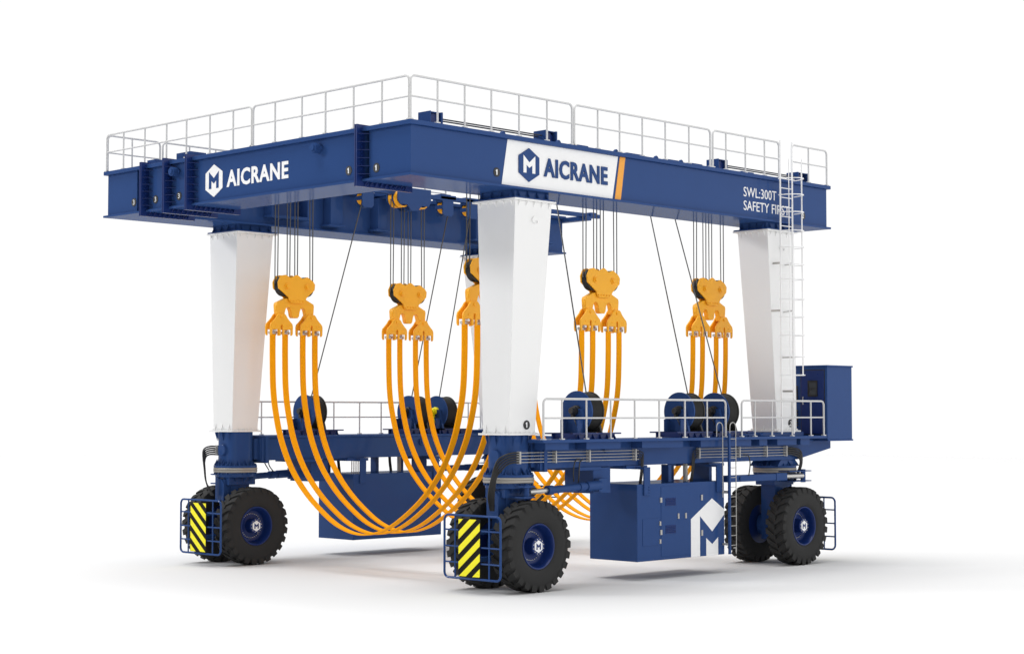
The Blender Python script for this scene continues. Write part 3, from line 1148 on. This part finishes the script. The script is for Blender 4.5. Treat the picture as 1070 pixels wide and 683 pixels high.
# --- operator cabin (electrical house)
mb = MB()
cx0, cx1, cy0, cy1, cz0, cz1 = 17.33, 18.70, -.25, 1.7, 3.81, 6.08
mb.box(cx0, cx1, cy0, cy1, cz0, cz1)
mb.box(cx0 - .03, cx1 + .03, cy0 - .03, cy1 + .03, cz1 - .002, cz1 + .05)
mb.box(cx0 + .02, cx1 + .04, cy0 - .015, cy1, cz0 - .05, cz0 + .002)
cab = mb.build('control_cabin', BLUE, hoist, bevel=.012)
mb = MB()
mb.box(cx0 - .025, cx0 + .002, -.14, .72, 3.98, 5.97)
dr = mb.build('door', DKBLUE, cab, bevel=.01)
mb = MB()
mb.box(cx0 - .008, cx0 + .001, -.165, .745, 3.96, 5.995)
mb.build('door_gap', BLACK, dr)  # added black sheet behind the door, drawn as the dark gap round it
mb = MB()
for ya, yb, za, zb_ in ((.09, .45, 5.15, 5.2), (.09, .45, 5.6, 5.65), (.09, .13, 5.2, 5.6), (.41, .45, 5.2, 5.6), (.13, .41, 5.39, 5.41)):
    mb.box(cx0 - .05, cx0 - .024, ya, yb, za, zb_)
fm = mb.build('window_frame', BLACK, dr)
mb = MB()
mb.box(cx0 - .034, cx0 - .027, .13, .41, 5.2, 5.6)
mb.build('window_pane', GLASS, fm)
mb = MB()
mb.tube([(cx0 - .07, .62, 4.9), (cx0 - .07, .62, 5.15)], .015, 8)
mb.box(cx0 - .07, cx0 - .02, .61, .63, 4.9, 4.93)
mb.box(cx0 - .07, cx0 - .02, .61, .63, 5.12, 5.15)
mb.build('handle', STEEL, dr)
for za, zb_ in ((4.2, 4.75), (5.0, 5.5)):
    mb = MB()
    for k in range(6):
        z = za + (k + .5) * (zb_ - za) / 6
        mb.box(cx0 - .04, cx0 - .002, .85, 1.3, z - .03, z + .03)
    mb.build('louvre', GUNMETAL, cab)

# --- white caged ladder up the rear leg
mb = MB()
ya = -.13
xs0, xs1 = 15.1, 15.72
for x in (xs0, xs1):
    mb.tube([(x, ya, 4.0), (x, ya, 12.95)], .028, 8)
z = 4.25
while z < 11.9:
    mb.tube([(xs0, ya, z), (xs1, ya, z)], .014, 6)
    z += .29
lad = mb.build('caged_ladder', LOGO, hoist, smooth=True)
mb = MB()
for z in (11.77, 11.27, 10.74, 10.17, 9.67, 9.14, 8.7, 8.09, 7.55, 6.99, 6.34, 5.78):
    pts = []
    xc, rx, ry = (xs0 + xs1) / 2, .40, .58
    for k in range(13):
        a = math.radians(180 + 15 * k)
        pts.append((xc + rx * math.cos(a), ya + ry * math.sin(a), z))
    mb.tube(pts, .016, 6)
for a in (215, 270, 325):
    a = math.radians(a)
    x, y = xc + rx * math.cos(a), ya + ry * math.sin(a)
    mb.tube([(x, y, 5.76), (x, y, 12.35)], .016, 6)
mb.build('safety_cage', LOGO, lad, smooth=True)
mb = MB()
for z in (9.2, 7.75, 6.35, 5.3):
    yo = .12 + .25 * (ZP - z) / (ZP - ZQ)
    for x in (xs0, xs1):
        if x > 14.75 + .8 * (ZP - z) / (ZP - ZQ):
            mb.box(x - .02, x + .02, ya, yo + .01, z - .03, z + .03)
mb.build('wall_bracket', ZINC, lad)

# --- lower access ladder beside the power pack
mb = MB()
yl = -.33
mb.box(12.19, 12.26, yl - .03, yl + .03, .55, 4.05)
mb.mi = 1
mb.tube(smooth_path([(12.4, yl, .72), (12.5, yl, .73), (12.54, yl, .82), (12.54, yl, 4.1)]), .014, 8)
for k in range(12):
    z = .8 + k * .28
    mb.tube([(12.22, yl, z), (12.54, yl, z)], .011, 6)
for x in (11.92, 12.54):
    pts = [(x, yl, 3.2)] + [(x - .14 + .14 * math.cos(math.radians(20 * k)), yl, 4.22 + .14 * math.sin(math.radians(20 * k))) for k in range(10)] + [(x - .28, yl, 3.95)]
    mb.tube(pts, .014, 8)
mb.tube([(11.92, yl, 3.3), (11.92, yl, 2.2)], .014, 8)
mb.box(12.195, 12.255, yl + .02, -.082, 2.3, 2.38)
mb.box(12.195, 12.255, yl + .02, -.082, .8, .86)
mb.build('access_ladder', [BLUE, ZINC], hoist, smooth=True)

# ------------------------------------------------------------------ hook blocks
YL, YR = 11.05, 2.6


def make_block(x, y):
    top = 8.88
    root = empty('hook_block', (x, y, 7.0))
    f = lambda u, v, a: (x + u, y + a, top + v)
    plate = [(-.62, -.05), (-.43, -.015), (-.22, -.105), (-.11, -.045), (-.02, 0), (.04, -.005), (.12, -.05), (.22, -.11), (.42, -.05),
             (.64, -.17), (.72, -.27), (.70, -.44), (.38, -.70), (.32, -.84), (.18, -.87), (-.18, -.87), (-.28, -.83), (-.32, -.70), (-.71, -.44), (-.73, -.25)]
    for s in (-1, 1):
        mb = MB()
        a, b = sorted((s * .11, s * .15))
        mb.prism(plate, f, a, b)
        for u in (-.38, .40):
            mb.cyl(f(u, -.36, s * .16), f(u, -.36, s * .22), .06, 16)
            mb.cyl(f(u, -.36, s * .16), f(u, -.36, s * .175), .10, 20)
        for u in (-.24, -.12, 0, .12, .24):
            mb.cyl(f(u, -.8, s * .16), f(u, -.8, s * .18), .022, 8)
        mb.build('side_plate', ORANGE, root, bevel=.008)
    for u in (-.38, .40):
        mb = MB()
        for a in (-.1, .003):
            mb.lathe([(.05, a), (.31, a), (.27, a + .048), (.31, a + .097), (.05, a + .097)], f(u, -.36, 0), 'Y', 32)
        mb.build('sheave', BLACK, root, smooth=True)
    # yoke
    mb = MB()
    half = [(0, -1.33), (.09, -1.33), (.14, -1.27), (.17, -1.12), (.22, -1.02), (.32, -1.0), (.38, -1.06), (.42, -1.2), (.43, -1.34), (.52, -1.38), (.62, -1.34),
            (.71, -1.2), (.73, -.95), (.71, -.88), (.40, -.74), (0, -.70)]
    yoke = half + [(-u, v) for u, v in half[-2:0:-1]]
    mb.prism(yoke, f, -.086, .086)
    for sx in (-1, 1):
        mb.box(x + sx * .725 - .012, x + sx * .725 + .012, y - .06, y + .06, top - 1.12, top - .98)
    yk = mb.build('yoke', ORANGE, root, bevel=.01)
    # belt clamps
    for u0 in (-.57, .60):
        mb = MB()
        hb = [(0.035, -1.55), (.035, -1.88), (.11, -1.88), (.11, -1.70), (.36, -1.70), (.36, -1.88), (.40, -1.88), (.43, -1.82), (.435, -1.60), (.41, -1.52), (.32, -1.44), (.22, -1.34), (.16, -1.25), (.11, -1.21)]
        bell = hb + [(-u, v) for u, v in hb[::-1]]
        for a, b in ((-.14, -.09), (.09, .14)):
            mb.prism([(u0 + u, v) for u, v in bell], f, a, b)
        mb.box(x + u0 - .14, x + u0 + .14, y - .088, y + .088, top - 1.58, top - 1.4)
        mb.cyl(f(u0, -1.3, -.17), f(u0, -1.3, .17), .05, 14)
        for uu in (-.22, .22):
            mb.cyl(f(u0 + uu, -1.58, -.155), f(u0 + uu, -1.58, .155), .025, 10)
        cl = mb.build('belt_clamp', ORANGE, root, bevel=.008)
        for uu in (-.235, .235):
            mb = MB()
            mb.cyl(f(u0 + uu - .15, -1.8, 0), f(u0 + uu + .15, -1.8, 0), .045, 16)
            mb.box(x + u0 + uu - .04, x + u0 + uu + .04, y - .15, y - .03, top - 1.77, top - 1.71)
            mb.build('clamp_pin', STEEL, cl, smooth=True)
    # wire ropes
    for u in (-.69, -.22, .08, .68):
        for d in (-.035, .035):
            mb = MB()
            mb.tube([f(u + d * .7, -.3 if abs(u) > .5 else -.25, -d), (x + u * .98 + d, y - d, 11.6)], .017, 6)
            mb.build('wire_rope', ROPE, root, smooth=True)
    return root


block_info = [
    (5.18, YL, 'orange hook block hanging beside the front left white leg'),
    (9.9, YL, 'orange hook block hanging from the far beam, just right of the beam end emblem and under two orange pulleys'),
    (15.0, YL, 'orange hook block wholly hidden behind the near white leg'),
    (5.18, YR, 'orange hook block half hidden by the near white leg'),
    (9.9, YR, 'orange hook block hanging under the orange stripe of the near beam'),
    (15.05, YR, 'orange hook block hanging just left of the rear leg with the caged ladder'),
]
block_info[1] = (9.9, YL, 'orange hook block in mid span, hanging below the orange pulleys between the two front legs')
b0 = None
for x, y, lab in block_info:
    if b0 is None:
        b0 = make_block(x, y)
        o = b0
    else:
        o = copy_tree(b0)
        o.location = (x, y, 7.0)
    tag(o, lab, 'hook block', 'orange hook blocks hanging on wire ropes')

# ------------------------------------------------------------------ sling belts
HALF = [(4.225, 7.10), (4.22, 6.3), (4.18, 5.4), (4.05, 4.67), (3.76, 3.8), (3.24, 2.95), (2.48, 2.2), (1.48, 1.55), (.72, 1.25), (0, 1.15)]


def make_belt(x, x2):
    path = [(0, -h, z) for h, z in HALF] + [(0, h, z) for h, z in HALF[-2::-1]]
    path = smooth_path(path, 6)
    mb = MB()
    prev = None
    w, t = .10, .02
    N = len(path) - 1
    for i, c0 in enumerate(path):
        d = (path[min(i + 1, N)] - path[max(i - 1, 0)]).normalized()
        nrm = Vector((0, -d.z, d.y))
        c = Vector((x2 + (x - x2) * i / N, W / 2 + c0.y, c0.z))
        ring = mb._v([c + Vector((-w, 0, 0)) - nrm * t, c + Vector((w, 0, 0)) - nrm * t, c + Vector((w, 0, 0)) + nrm * t, c + Vector((-w, 0, 0)) + nrm * t])
        if prev:
            for k in range(4):
                mb.face([prev[k], prev[(k + 1) % 4], ring[(k + 1) % 4], ring[k]])
        else:
            mb.face(ring[::-1])
        prev = ring
    mb.face(prev)
    return mb.build('sling_belt', BELT, origin=((x + x2) / 2, W / 2, 1.15), smooth=True)


offs = (-.81, -.33, .36, .84)
order = ['leftmost', 'second', 'third', 'rightmost']
names = ['sling nearest the front legs', 'middle sling between the legs', 'rear sling beside the ladder leg']
for i, (xl, xr) in enumerate(((5.18, 5.18), (9.9, 9.9), (15.0, 15.05))):
    for j, dx in enumerate(offs):
        b = make_belt(xl + dx, xr + dx)
        tag(b, 'flat orange belt, %s of the four belts in the %s' % (order[j], names[i]), 'sling belt', 'orange sling belts slung under the hoist')
